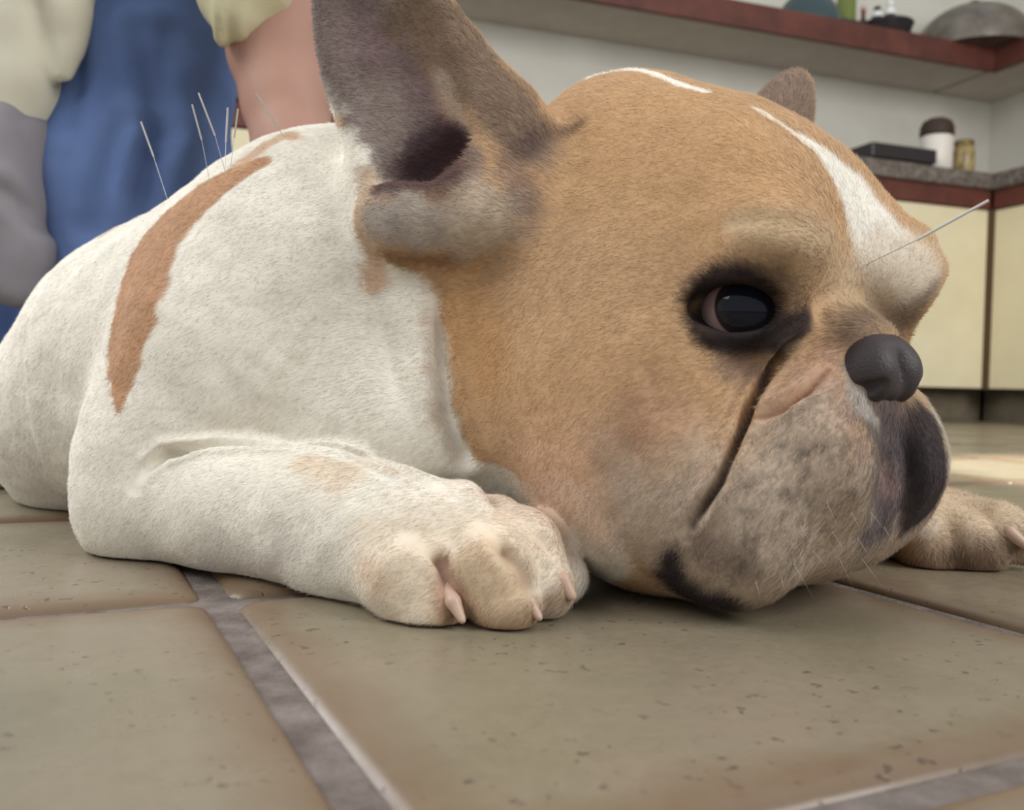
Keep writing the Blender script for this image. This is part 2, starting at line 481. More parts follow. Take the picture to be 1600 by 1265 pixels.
lathe('dish', [(.075, 0), (.085, .01), (.098, .062), (.102, .066), (.102, .070), (.096, .070), (.090, .05), (.07, .04)], c, black, pn)
tube0 = obox('handle', c, E1, E2, (.098, -.012, .050), (.22, .012, .064), black, pn, .004)
white = mat('white_plastic', srgb(232, 232, 228), .4, .4)
for px, hh, lab in ((1370, .085, 'small white bottle with dark cap standing in the black pan, left one'), (1390, .115, 'taller small white bottle with dark label standing in the black pan')):
    c = k_on(px, 40, SB - .12) * [1, 1, 0] + [0, 0, SZ1 + .037]
    w_ = empty('spice_bottle', c); tag(w_, lab, 'bottle', 'white bottles in the pan')
    lathe('body', [(.020, 0), (.021, .004), (.021, hh * .75), (.012, hh * .9)], c, white, w_, 20)
    lathe('label', [(.0214, hh * .35), (.0214, hh * .62)], c, mat('dark_label', srgb(58, 62, 70), .5), w_, 20)
    lathe('cap', [(.013, hh * .9), (.013, hh * 1.08), (.011, hh * 1.1)], c, black if hh < .1 else white, w_, 20)
steel = mat('worn_steel', srgb(128, 118, 108), .42, .5, .55)
n_ = nz(steel, 7, 5); r_ = ramp(steel, n_.outputs[0], [(.3, srgb(88, 80, 72)), (.7, srgb(150, 142, 132))])
steel.node_tree.links.new(r_.outputs[0], bsdf(steel).inputs['Base Color'])
c = kpt(-.24, -.355, SZ1 - .004)
ld = empty('wok', c); tag(ld, 'large worn steel wok upside down in the shelf corner', 'wok')
lathe('bowl', dome(.235, .205, 14), c, steel, ld, 48)
lathe('knob', [(.022, .2), (.026, .212), (.020, .222), (.006, .225)], c, black, ld, 20)
# worktop
c = k_on(1394, 262, -.06) * [1, 1, 0] + [0, 0, .900]
tr = empty('baking_tray', c); tag(tr, 'flat black rectangular tray lying on the worktop', 'tray')
def tray_box(nm, lo, hi): return obox(nm, c, E1, E2, lo, hi, black, tr, .004)
tray_box('base', (-.135, -.13, .0), (.135, .05, .03)); tray_box('rim', (-.14, .05, .012), (.14, .062, .062)); tray_box('rim', (-.14, -.14, .012), (.14, -.13, .062))
tray_box('rim', (-.14, -.13, .012), (-.13, .05, .062)); tray_box('rim', (.13, -.13, .012), (.14, .05, .062))
c = k_on(1462, 265, -.10) * [1, 1, 0] + [0, 0, .900]
cn = empty('canister', c); tag(cn, 'white canister with dark brown domed lid on the worktop', 'canister')
lathe('body', [(.054, 0), (.057, .005), (.057, .138), (.054, .142)], c, mat('white_ceramic', srgb(222, 214, 204), .4, .4), cn)
lathe('lid', [(.058, .142), (.060, .150), (.059, .175), (.050, .195), (.032, .206), (.010, .210)], c, mat('dark_brown_lid', srgb(62, 46, 40), .6), cn)
c = k_on(1505, 270, -.06) * [1, 1, 0] + [0, 0, .900]
jr = empty('jar', c); tag(jr, 'glass jar of yellow-brown preserve beside the white canister', 'jar')
amber = mat('amber_contents', srgb(150, 128, 72), .3, .5)
n_ = nz(amber, 30, 3); r_ = ramp(amber, n_.outputs[0], [(.35, srgb(112, 90, 50)), (.7, srgb(178, 160, 108))])
amber.node_tree.links.new(r_.outputs[0], bsdf(amber).inputs['Base Color'])
lathe('glass', [(.034, 0), (.037, .006), (.038, .085), (.032, .102), (.031, .108)], c, amber, jr)
lathe('lid', [(.033, .108), (.034, .110), (.034, .124), (.031, .127)], c, mat('jar_lid', srgb(120, 100, 62), .4, .4, .4), jr)

# ------------------------------------------------------------------ kneeling person behind the dog
pe = empty('person', (-.42, 1.08, 0)); tag(pe, 'kneeling person in blue jeans and pale shirt, one hand down on the dog', 'person')
def cloth(name, col1, col2, scale=9, weave=900):
    m = mat(name, col1, .9, .15)
    n = nz(m, scale, 5); r = ramp(m, n.outputs[0], [(.3, col1), (.7, col2)])
    m.node_tree.links.new(r.outputs[0], bsdf(m).inputs['Base Color'])
    n = nz(m, weave, 2); bump(m, n.outputs[0], .25, .001); return m
denim = cloth('blue_denim', srgb(82, 102, 146), srgb(98, 118, 162))
shirt_m = cloth('pale_shirt', srgb(196, 192, 172), srgb(210, 206, 188), 6, 700)
skin = mat('skin', srgb(196, 146, 128), .55, .3)
n_ = nz(skin, 12, 4); r_ = ramp(skin, n_.outputs[0], [(.3, srgb(160, 121, 106)), (.7, srgb(174, 135, 120))])
skin.node_tree.links.new(r_.outputs[0], bsdf(skin).inputs['Base Color'])
def folds(V_, Q_, lines, noise=.004, sc=14):
    N_ = normals(V_, Q_); W_ = V_.copy()
    for pts, dep, wd_ in lines:
        d = poly_dist(V_ * [1, .15, 1], np.array(pts) * [1, .15, 1]); W_ -= N_ * (dep * (np.exp(-(d / wd_) ** 2) - .4 * np.exp(-((d - 2.2 * wd_) / wd_) ** 2)))[:, None]
    W_ += N_ * (noise * vnoise(V_ * [1, 1, .5], sc, 31) + .3 * noise * vnoise(V_, sc * 3, 32))[:, None]
    return W_
# trousers
pf = Field((-1.0, .85, -.005), (-.12, 1.65, .80), .006)
P1 = [(at(208, 560, 1.02), .105), (at(208, 300, 1.02), .100), (at(225, 100, 1.03), .090), (at(235, -80, 1.06), .088), (at(190, -280, 1.16), .10)]
pf.chain(P1, .03)
pf.cone(at(208, 600, 1.02) * [1, 1, 0] + [0, 0, .085], .085, (-.50, 1.42, .07), .06, .03)      # shin along the floor
pf.chain([((-.60, 1.06, .085), .085), ((-.59, 1.08, .35), .085), ((-.52, 1.15, .62), .10)], .03)    # other thigh
pf.cone((-.60, 1.06, .085), .08, (-.78, 1.45, .07), .06, .03)
pf.ell((-.47, 1.20, .66), (.16, .13, .13), k=.05)
pf.above(.001)
a, b = pf.mesh(2)
fl_ = []
for x0, y0, x1, y1, dp in ((215, 40, 240, 230, .006), (250, 40, 248, 200, .006), (245, 200, 225, 330, .007), (200, 200, 150, 360, .006), (238, 240, 222, 300, .006), (120, 60, 110, 200, .004), (290, 120, 300, 260, .003)):
    fl_.append(([at(x0, y0, .93), at(x1, y1, .93)], dp, .010))
a = folds(a, b, fl_, .003)
link('trousers', mesh_np('trousers', a, b), denim, pe)
# shirt with sleeve
pf = Field((-.85, .70, .15), (-.05, 1.55, 1.0), .006)
pf.ell((-.46, 1.17, .86), (.19, .14, .26), k=.03)
pf.chain([(at(20, -120, .96), .10), (at(18, 20, .95), .060), (at(25, 120, .945), .046)], .03)         # shirt front hanging
pf.chain([(at(90, -60, .93), .045), (at(100, 20, .925), .026), (at(97, 120, .92), .011)], .008)                                            # layer behind
pf.chain([(at(20, 120, .945), .046), (at(15, 170, .945), .044)], .02)
tail = [(at(12, 150, .955), .040), (at(10, 230, .94), .045), (at(15, 300, .93), .036), (at(20, 345, .93), .032)]
sleeve = ([((-.34, 1.05, .93), .09), (at(420, -240, .93), .078), (at(400, -80, .87), .052), (at(378, -14, .845), .043)])
a, b = pf.mesh(2)
fl_ = [([at(45, 0, .88), at(90, 170, .90)], .006, .010)]
a = folds(a, b, fl_, .004)
link('shirt', mesh_np('shirt', a, b), shirt_m, pe)
pf = Field((-.50, .70, .30), (-.05, 1.25, 1.1), .005)
pf.chain(sleeve, .02); pf.chain([(at(392, -20, .83), .036), (at(366, 25, .825), .022), (at(350, 58, .825), .008)], .010)
a, b = pf.mesh(2)
a = folds(a, b, [([at(365, -30, .80), at(343, 60, .80)], .005, .005), ([at(395, -30, .80), at(358, 50, .80)], .005, .006), ([at(425, -40, .80), at(385, 40, .80)], .004, .006)], .003)
sl_ = link('sleeve', mesh_np('sleeve', a, b), cloth('lit_shirt_sleeve', srgb(184, 177, 146), srgb(196, 189, 158), 6, 700), pe); sl_['label'] = 'short sleeve of the pale shirt, light through the cloth painted as yellow'  # same shirt; light passing through the cloth is put into a yellower colour
pf = Field((-.75, .80, .10), (-.35, 1.10, .55), .005)
pf.chain(tail, .02); pf.chain([(at(15, 345, .93), .036), (at(40, 400, .925), .030), (at(30, 440, .925), .03)], .012)
a, b = pf.mesh(2); a = folds(a, b, [([at(30, 180, .9), at(60, 300, .9)], .005, .010), ([at(10, 300, .9), at(60, 345, .9)], .006, .008)], .004)
tl_ = link('shirt_tail', mesh_np('shirt_tail', a, b), cloth('shaded_shirt_tail', srgb(124, 120, 126), srgb(142, 138, 142), 6, 700), pe); tl_['label'] = 'hanging tail of the pale shirt, its shade painted as grey'  # lower part of the pale shirt, its shadow put into the cloth colour
# arm and hand
pf = Field((-.36, .70, .06), (-.08, 1.05, .75), .0030)
pf.chain([(at(420, -160, .93), .048), (at(430, -30, .90), .0445), (at(433, 80, .87), .0415), (at(447, 160, .85), .036), (at(459, 235, .83), .032), (at(464, 290, .828), .027)], .02)
hp = at(466, 330, .828)
pf.ell(hp, (.040, .022, .034), k=.015)
for k, (dx, ln_) in enumerate(((-.032, .060), (-.011, .068), (.011, .066), (.031, .052))):
    b0 = hp + [dx * .9, -.005, -.012]; b1 = b0 + np.array([dx * .25, -.012, -ln_ * .45]); b2 = b1 + np.array([dx * .1, -.004, -ln_ * .48])
    pf.chain([(b0, .0095), (b1, .0088), (b2, .0072)], .003)
pf.chain([(hp + [-.034, 0, .012], .011), (hp + [-.060, -.010, -.010], .010), (hp + [-.070, -.012, -.036], .008)], .004)
a, b = pf.mesh(2)
link('body', mesh_np('arm', a, b), skin, pe)
# ------------------------------------------------------------------ the bulldog
HA = math.radians(55)
HF = np.array([math.cos(HA), -math.sin(HA), 0.0])      # where the face looks
HN = np.array([-math.sin(HA), -math.cos(HA), 0.0])     # towards its near cheek
HZ = np.array([0, 0, 1.0])
HO = np.array([.146, .438, 0.0])
HM = np.stack([HF, HN, HZ])
def L(f, n, u): return HO + f * HF + n * HN + u * HZ
BA = math.radians(35)
BF = np.array([math.cos(BA), -math.sin(BA), 0.0]); BN = np.array([-math.sin(BA), -math.cos(BA), 0.0])
BM = np.stack([BF, BN, HZ])
RES = .0016
fd = Field((-.58, .30, -.004), (.37, 1.0, .375), RES)

def hell(f, n, u, r, k=.02, sub=False, tilt=None):
    for s in ((1, -1) if n else (1,)):
        A = HM
        if tilt is not None:
            R = np.array(Matrix.Rotation(math.radians(tilt[0]) * (1 if tilt[1] == 1 else s), 3, 'XYZ'[tilt[1]]))
            A = (R @ np.eye(3)) @ HM
        fd.ell(L(f, n * s, u), r, A, k, sub)

# torso, lying on its belly
fd.ell((-.155, .640, .115), (.128, .120, .126), BM, .03)
fd.ell((-.250, .702, .102), (.118, .116, .112), BM, .055)
fd.ell((-.312, .750, .072), (.086, .108, .080), BM, .035)
fd.ell(at(115, 690, .735), (.075, .05, .065), BM, .025)            # folded near thigh
fd.ell((-.105, .60, .182), (.080, .08, .072), BM, .04)              # withers
# neck
fd.cone(L(-.15, 0, .160), .095, (-.11, .615, .140), .115, .04)
fd.ell((-.03, .585, .07), (.10, .12, .07), BM, .04)                 # chest between the forelegs
# head
hell(-.088, 0, .160, (.100, .082, .102), .03)
hell(-.140, 0, .190, (.072, .072, .097), .03)
hell(-.045, .028, .180, (.052, .040, .045), .025)
hell(-.082, .056, .105, (.078, .058, .080), .03)
hell(-.055, .038, .050, (.070, .060, .050), .03)
hell(-.002, .044, .166, (.030, .028, .022), .02)
hell(.000, 0, .097, (.036, .044, .036), .018)
hell(.012, .027, .074, (.032, .030, .034), .010)
fd.ell(L(-.010, .048, .046), (.038, .031, .043), HM, .012)
fd.ell(L(-.006, -.042, .062), (.038, .031, .040), HM, .012)
hell(-.005, 0, .045, (.034, .040, .030), .02)
hell(.014, 0, .128, (.020, .021, .012), .012)
# near foreleg
def ch(pts, k=.015): fd.chain([(at(x, y, Y), r) for x, y, Y, r in pts], k)
ch([(520, 520, .58, .072), (380, 600, .57, .066), (270, 720, .555, .048), (235, 790, .545, .040)], .03)
ch([(250, 790, .545, .038), (380, 795, .505, .036), (500, 815, .472, .034), (580, 840, .452, .034), (660, 860, .432, .032)], .010)
fd.ell(at(520, 880, .452), (.020, .020, .018), BM, .008)             # wrist pad
fd.ell(at(420, 880, .485), (.014, .014, .012), BM, .006)             # dew pad
ch([(640, 860, .435, .031), (740, 850, .428, .026)], .012)
# toes
for pts in ([(610, 880, .422, .021), (645, 905, .409, .0215), (672, 948, .401, .0165)],
            [(705, 855, .425, .018), (768, 890, .405, .0200), (790, 945, .397, .0150)],
            [(745, 835, .437, .016), (815, 858, .421, .0178), (856, 920, .410, .0135)],
            [(780, 835, .455, .014), (845, 850, .440, .0155), (880, 905, .430, .0120)]):
    ch(pts, .0035)
# far foreleg
fd.chain([((.01, .64, .085), .075), ((.09, .665, .055), .052), ((.15, .635, .042), .040), ((.21, .600, .036), .033), (at(1500, 835, .57), .024)], .02)
for pts in ([(1490, 825, .575, .023), (1560, 832, .555, .018), (1600, 848, .55, .013)],
            [(1470, 835, .565, .021), (1510, 850, .55, .017), (1545, 868, .545, .011)],
            [(1430, 830, .565, .022), (1450, 855, .553, .016), (1465, 872, .55, .011)]):
    ch(pts, .004)
# eyes
EYE = (-.010, .046, .138); EOUT = np.array([.52, .85, .02]); EOUT /= np.linalg.norm(EOUT)
ET = np.cross([0, 0, 1.0], EOUT); ET /= np.linalg.norm(ET); EU = np.cross(EOUT, ET)
for s in (1, -1):
    A = np.stack([EOUT, ET, EU]) * np.array([1, s, 1]) @ HM
    c = L(EYE[0], EYE[1] * s, EYE[2])
    fd.ell(c, (.0235, .0262, .0220), A, .012)
    fd.ell(c + A[0] * .019, (.016, .0208, .0110), A, .003, sub=True)
fd.ell(at(1390, 432, .452), (.020, .022, .022), HM, .012)                # far brow roll
# near ear: a thick cupped bat ear
EA_B, EA_T = at(700, 330, .500), at(545, -120, .500)
eu = EA_T - EA_B; EL = np.linalg.norm(eu); eu /= EL
def ear(B, u, face, Ln, w):
    u = u / np.linalg.norm(u); fc = face - (face @ u) * u; fc /= np.linalg.norm(fc); sd = np.cross(u, fc)
    A = np.stack([sd, fc, u])
    fd.ell(B + u * Ln * .42, (w, .020, Ln * .60), A, .018)
    fd.ell(B + u * Ln * .10 - fc * .004, (w * 1.0, .034, Ln * .26), A, .02)
    return A, fc
eA, efc = ear(EA_B, eu, np.array([-.25, -1, 0.05]), EL, .043)
fd.chain([(at(635, 10, .515), .008), (at(705, 110, .51), .016), (at(770, 190, .505), .021), (at(815, 300, .495), .024)], .02)   # outer roll
fd.ell(EA_B + eu * EL * .50 + efc * .0215, (.035, .0200, EL * .52), eA, .008, sub=True)
fd.chain([(at(640, 200, .478), .014), (at(690, 250, .478), .016), (at(700, 285, .485), .014)], .008, sub=True)
fd.chain([(at(605, 287, .486), .011), (at(650, 280, .485), .014), (at(700, 265, .485), .016)], .008, sub=True)
fd.chain([(at(600, 342, .487), .010), (at(640, 350, .483), .0125), (at(690, 352, .485), .011)], .020)     # lower furry lobe
fd.chain([(at(735, 285, .478), .009), (at(752, 340, .477), .012), (at(800, 345, .478), .012)], .022)     # front lobe
# far ear
fB, fT = L(-.125, -.060, .185), L(-.120, -.133, .306)
ear(fB, fT - fB, HF * .9 - HN * .35, np.linalg.norm(fT - fB), .036)
# hind leg stretched out behind
fd.chain([((-.36, .785, .050), .045), ((-.455, .825, .034), .032), ((-.51, .825, .022), .021), ((-.53, .815, .017), .015)], .025)
fd.above(.0006)
V, Q = fd.mesh(2)
del fd
Nn = normals(V, Q)

V0, Nn0 = V.copy(), Nn.copy()
bvh = BVHTree.FromPolygons(V.tolist(), Q.tolist())
def cast(x, y):
    """the point of the coat that the pixel shows (steps inwards past the silhouette)"""
    for g in range(60):
        for ax, ay in ((0, 1), (-1, 0), (1, 0), (0, -1)):
            hit = bvh.ray_cast(Vector(CAM), Vector(ray(x + ax * g, y + ay * g)).normalized())
            if hit[0] is not None: return np.array(hit[0])
    return None
def mirror(p): return p - 2 * ((p - HO) @ HN) * HN
def px_m(p): return ((p - CAM) @ FW) / FPX
CR = np.zeros(len(V))
def crease(pts, depth, width, both=False, ends=True):
    global V
    P = [cast(x, y) for x, y in pts]
    for pp in ([P, [mirror(p) for p in P]] if both else [P]):
        pp = np.array(pp); lo, hi = pp.min(0) - 4 * width, pp.max(0) + 4 * width
        m = np.where(((V0 > lo) & (V0 < hi)).all(1))[0]
        if not len(m): continue
        d = poly_dist(V0[m], pp)
        fade = 1.0
        if depth > .003 and width < .0035: CR[m] = np.maximum(CR[m], np.exp(-(d / (1.5 * width)) ** 2))
        if ends:
            L0 = np.linalg.norm(V0[m] - pp[0], axis=1); L1 = np.linalg.norm(V0[m] - pp[-1], axis=1)
            fade = sstep(0, 12 * width, np.minimum(L0, L1))
        V[m] -= Nn0[m] * (depth * fade * (np.exp(-(d / width) ** 2) - .30 * np.exp(-((d - 2.4 * width) / (1.1 * width)) ** 2)))[:, None]
crease([(1262, 515), (1225, 545), (1195, 590), (1170, 640), (1150, 690), (1125, 750), (1100, 790), (1070, 835)], .0085, .0020, True)
crease([(1300, 575), (1262, 608), (1220, 636), (1165, 665)], .0080, .0022, True)
crease([(1275, 545), (1232, 595), (1195, 635)], -.0022, .0050, True)
crease([(1065, 525), (1020, 575), (1030, 640), (1095, 655)], .0030, .0050)
crease([(1040, 420), (1085, 372), (1160, 345), (1250, 350), (1310, 390)], .0032, .0045, True)
crease([(1010, 360), (1090, 325), (1180, 315), (1280, 330)], .0010, .0050, True)
crease([(1050, 470), (1000, 490), (950, 500)], .0012, .0045)
crease([(1010, 560), (985, 640), (985, 730), (1010, 800), (1050, 860)], .0036, .0070)
crease([(1090, 600), (1130, 620), (1150, 660)], -.0018, .0070)
crease([(655, 420), (680, 470), (688, 560), (700, 640), (725, 710), (780, 785), (860, 835)], .0075, .0042)
crease([(575, 420), (600, 520), (615, 590), (640, 670), (670, 735)], .0035, .0060)
crease([(500, 560), (540, 640), (600, 700)], .0020, .0060)
crease([(215, 760), (228, 735), (260, 708), (330, 698), (400, 699), (480, 702), (560, 715), (640, 745), (690, 762)], .0100, .0024)
crease([(640, 838), (690, 880), (712, 930)], .0080, .0026)
crease([(750, 822), (790, 862), (830, 920)], .0080, .0026)
crease([(810, 815), (860, 860), (890, 905)], .0030, .0025)
crease([(1405, 622), (1412, 680), (1425, 740), (1412, 800), (1390, 850)], .0045, .0035)
crease([(890, 835), (945, 870), (985, 915)], .0030, .0045)
crease([(960, 850), (1000, 880), (1030, 920)], .0025, .0040)
crease([(60, 480), (90, 600), (140, 700), (180, 760)], .0025, .0090)
crease([(20, 560), (40, 660), (70, 740)], .0020, .0080)
crease([(480, 830), (478, 870), (490, 905)], .0035, .0040)
crease([(850, 200), (880, 205), (870, 225)], .0030, .0060)
crease([(700, 290), (712, 340), (705, 390)], .0040, .0040)
crease([(590, 395), (650, 400), (700, 395)], .0030, .0050)
V[:, 2] = np.maximum(V[:, 2], .0005)
V += Nn0 * (.0006 * vnoise(V, 90, 1) + .0008 * vnoise(V, 38, 2))[:, None]
V[:, 2] = np.maximum(V[:, 2], .0005)
Nn = normals(V, Q)

# ---- coat colours (albedo of the fur, some crease shade painted in)
WHITE, TAN = srgb(236, 230, 217), srgb(192, 157, 120)
C = np.tile(WHITE, (len(V), 1))
lf, ln, lu = (V - HO) @ HF, (V - HO) @ HN, V[:, 2]
bpts = [cast(x, y) for x, y in ((575, 290), (590, 400), (650, 425), (680, 470), (690, 560), (702, 640), (730, 712), (790, 780), (840, 830), (900, 850))]
bf = np.array([(p - HO) @ HF for p in bpts]); bu = np.array([p[2] for p in bpts])
o_ = np.argsort(bu)
fb = np.interp(lu, bu[o_], bf[o_])
leg_d = poly_dist(V, [at(250, 790, .545), at(500, 815, .472), at(660, 860, .432), at(860, 870, .425)])
tanm = sstep(.034, .042, leg_d) * sstep(-.005, .005, lf - fb + .004 * vnoise(V, 120, 3)) * sstep(-.24, -.20, lf)
C = C * (1 - tanm[:, None]) + TAN * tanm[:, None]
def paint(pts, col, soft=.35, op=1.0, noise=.22, both=False, ns=140):
    global C
    P = []; R = []
    for x, y, r in pts:
        p = cast(x, y); P.append(p); R.append(r * px_m(p))
    for pp in ([P, [mirror(p) for p in P]] if both else [P]):
        pp = np.array(pp); mx = max(R) * (1.6 + soft)
        m = np.where(((V0 > pp.min(0) - mx) & (V0 < pp.max(0) + mx)).all(1))[0]
        if not len(m): continue
        d = poly_dist(V0[m], pp, R) + noise * vnoise(V[m], ns, 5) + .5 * noise * vnoise(V[m], ns * 3, 6)
        k = (op * (1 - sstep(1 - soft, 1 + soft, d)))[:, None]
        C[m] = C[m] * (1 - k) + col * k
# body patches
paint([(412, 252, 14), (352, 283, 32), (302, 318, 50), (266, 352, 62), (240, 390, 72), (220, 440, 78), (202, 500, 72), (194, 558, 48), (190, 598, 28), (188, 638, 8)], srgb(188, 146, 112), .10, 1, .10)
paint([(535, 188, 10), (450, 212, 14), (380, 255, 18)], srgb(205, 165, 130), .5, .8)
paint([(165, 355, 14), (185, 345, 10)], srgb(195, 150, 115), .5, .8)
paint([(590, 440, 22), (575, 380, 20), (560, 320, 14)], srgb(190, 140, 95), .5, .7)
# head
paint([(1000, 200, 160), (1120, 260, 130)], srgb(196, 157, 114), .6, .7)
paint([(1060, 590, 110), (900, 620, 130)], srgb(210, 172, 132), .8, .7)
paint([(850, 760, 90), (1000, 760, 120)], srgb(204, 168, 140), .8, .8)
paint([(760, 560, 60), (730, 480, 50)], srgb(196, 150, 100), .8, .6)
paint([(1020, 640, 40), (1000, 700, 50)], srgb(184, 140, 116), .9, .35)
paint([(1060, 740, 55), (1040, 800, 40)], srgb(214, 186, 156), .8, .6)
paint([(1150, 345, 22), (1250, 365, 40), (1310, 430, 50)], srgb(206, 184, 152), .8, .6, .25, True)
paint([(1170, 385, 30), (1270, 400, 36)], srgb(170, 146, 116), .8, .5)
# muzzle
mz = sstep(-.046, -.020, lf + .010 * vnoise(V, 60, 9)) * (1 - sstep(.060, .095, lu + .012 * vnoise(V, 60, 10)))
C = C * (1 - .85 * mz[:, None]) + srgb(182, 164, 146) * .85 * mz[:, None]
paint([(1270, 640, 75), (1262, 740, 110), (1210, 840, 100)], srgb(186, 168, 150), .6, .85, .3, True)
paint([(1230, 620, 26), (1290, 560, 24)], srgb(205, 165, 138), .7, .7, .2, True)
paint([(1310, 540, 20), (1300, 610, 26), (1340, 700, 20)], srgb(172, 136, 120), .8, .35)
paint([(1340, 505, 36), (1400, 505, 40)], srgb(120, 106, 94), .7, .7, .3)
paint([(1378, 665, 72), (1395, 745, 62), (1375, 820, 40)], srgb(102, 94, 96), .7, .92, .35)
paint([(1395, 640, 34), (1415, 700, 26)], srgb(88, 80, 84), .7, .7, .3)
paint([(1445, 660, 38), (1455, 740, 44), (1440, 800, 44)], srgb(58, 51, 55), .3, .95, .2)
paint([(1330, 580, 16), (1345, 630, 18), (1372, 660, 12)], srgb(186, 178, 168), .6, .75, .4)
paint([(1375, 740, 20), (1390, 760, 16)], srgb(170, 140, 135), .8, .6)
sp = sstep(.30, .6, vnoise(V, 330, 11)) * np.exp(-(poly_dist(V, [cast(1300, 760), cast(1230, 830)]) / .030) ** 2)
C = C * (1 - .55 * sp[:, None]) + srgb(70, 62, 58) * .55 * sp[:, None]
sp = sstep(.25, .6, vnoise(V, 420, 12)) * np.exp(-(poly_dist(V, [cast(1300, 700), cast(1150, 860)]) / .045) ** 2)
C = C * (1 - .5 * sp[:, None]) + srgb(86, 77, 72) * .5 * sp[:, None]
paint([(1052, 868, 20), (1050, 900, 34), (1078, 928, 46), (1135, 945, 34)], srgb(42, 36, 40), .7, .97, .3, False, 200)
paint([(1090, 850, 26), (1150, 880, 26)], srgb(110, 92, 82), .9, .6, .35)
paint([(1472, 640, 12), (1486, 720, 14), (1478, 790, 14), (1450, 832, 10)], srgb(200, 192, 180), .6, .9, .2)
paint([(1262, 515, 6), (1225, 545, 5), (1195, 590, 5), (1170, 640, 5), (1150, 690, 5), (1125, 750, 5), (1100, 792, 6), (1082, 822, 7)], srgb(58, 40, 34), .9, .85, .2)  # shade inside the main muzzle fold, painted dark brown
paint([(1296, 578, 4), (1262, 608, 5), (1220, 636, 5), (1180, 656, 4)], srgb(128, 88, 66), .9, .75, .2)  # lighter painted shade in the nose-roll crease
# blaze
paint([(1258, 216, 9), (1300, 255, 28), (1342, 312, 50), (1372, 375, 46)], srgb(240, 235, 224), .25, 1, .12)
paint([(1180, 170, 6), (1230, 200, 7), (1262, 225, 9)], srgb(238, 228, 212), .5, .9, .2)
paint([(925, 98, 10), (1000, 108, 12), (1105, 143, 8)], srgb(240, 234, 222), .3, 1, .2)
paint([(1385, 405, 50), (1430, 430, 46)], srgb(230, 218, 200), .5, .92, .2)
paint([(1420, 485, 22), (1455, 450, 12)], srgb(120, 104, 92), .7, .7, .3)
# eye surround
paint([(1075, 478, 18), (1090, 445, 18), (1150, 428, 20), (1215, 438, 24), (1250, 480, 28)], srgb(70, 54, 46), .9, .7, .25)
paint([(1100, 505, 24), (1160, 530, 34), (1225, 525, 36), (1255, 500, 24)], srgb(48, 41, 45), .5, .95, .22)
ed = np.linalg.norm(V - (L(*EYE) + (HF * .52 + HN * .85) * .019), axis=1) / .0210 + .08 * vnoise(V, 300, 8)
k_ = (.96 * (1 - sstep(.80, 1.2, ed)))[:, None]; C = C * (1 - k_) + srgb(40, 33, 35) * k_
paint([(1130, 570, 20), (1180, 580, 24)], srgb(120, 104, 98), .9, .6, .3)
# ears
paint([(530, 0, 90), (570, 90, 85), (620, 170, 75), (640, 230, 60)], srgb(128, 112, 108), .25, .97, .15)
paint([(590, 60, 45), (650, 140, 45), (690, 220, 40)], srgb(134, 110, 110), .8, .6, .2)
paint([(620, 200, 40), (600, 150, 30)], srgb(166, 152, 142), .9, .6, .35)
paint([(650, 10, 60), (715, 85, 60), (780, 140, 66), (820, 200, 56)], srgb(128, 108, 92), .4, .95, .2)
paint([(690, 120, 14), (725, 200, 16), (745, 270, 16)], srgb(178, 160, 142), .7, .7, .3)
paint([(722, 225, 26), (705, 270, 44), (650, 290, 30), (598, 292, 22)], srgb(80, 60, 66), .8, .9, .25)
paint([(595, 345, 34), (640, 352, 42), (690, 360, 34)], srgb(172, 160, 148), .5, .92, .3, False, 220)
paint([(750, 320, 40), (755, 370, 44), (800, 330, 36)], srgb(174, 158, 140), .7, .8, .4, False, 220)
paint([(840, 240, 34), (800, 260, 26), (830, 320, 26)], srgb(110, 94, 92), .9, .6, .4, False, 220)
paint([(820, 235, 16), (860, 205, 20), (905, 195, 12)], srgb(84, 66, 58), 1.2, .7)
paint([(1240, 160, 90)], srgb(132, 112, 100), .3, .95, .15)
paint([(530, -60, 90), (545, -130, 70)], srgb(122, 106, 102), .3, .95, .15)
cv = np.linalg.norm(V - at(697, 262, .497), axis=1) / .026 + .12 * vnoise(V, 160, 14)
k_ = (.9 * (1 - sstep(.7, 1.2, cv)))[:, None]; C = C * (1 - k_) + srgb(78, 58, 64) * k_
paint([(572, 275, 16), (570, 330, 18), (582, 385, 18)], srgb(196, 174, 152), .7, .9, .2)
paint([(595, 345, 34), (640, 352, 44), (690, 365, 36)], srgb(170, 158, 147), .5, .9, .35, False, 220)
paint([(745, 310, 34), (742, 360, 40), (720, 395, 24)], srgb(190, 172, 152), .6, .85, .3, False, 220)
paint([(610, 400, 14), (660, 405, 18), (705, 405, 16)], srgb(130, 98, 74), .8, .7, .25)  # brown shadow of the crease below the ear lobes, painted on
# legs and paws
paint([(540, 740, 40), (480, 720, 24)], srgb(214, 190, 160), .9, .6, .3)
paint([(640, 900, 120), (800, 870, 110)], srgb(226, 206, 178), .8, .7, .2)
paint([(690, 880, 14), (708, 940, 26)], srgb(158, 116, 96), .8, .8, .3)
paint([(790, 862, 12), (825, 910, 16)], srgb(150, 116, 92), .9, .7, .3)
paint([(760, 985, 22), (700, 985, 20), (830, 965, 22), (890, 930, 24)], srgb(158, 128, 98), .9, .8, .3)
paint([(590, 910, 30), (570, 890, 20)], srgb(205, 178, 150), .9, .6, .3)
paint([(1540, 800, 60), (1480, 800, 50)], srgb(218, 196, 166), .6, .8)
paint([(1400, 870, 40), (1520, 880, 40), (1590, 850, 20)], srgb(108, 84, 66), .7, .85, .3)
C = C * (1 + .05 * vnoise(V, 60, 21) + .04 * vnoise(V, 240, 22))[:, None]
C = np.clip(C, .01, .95)

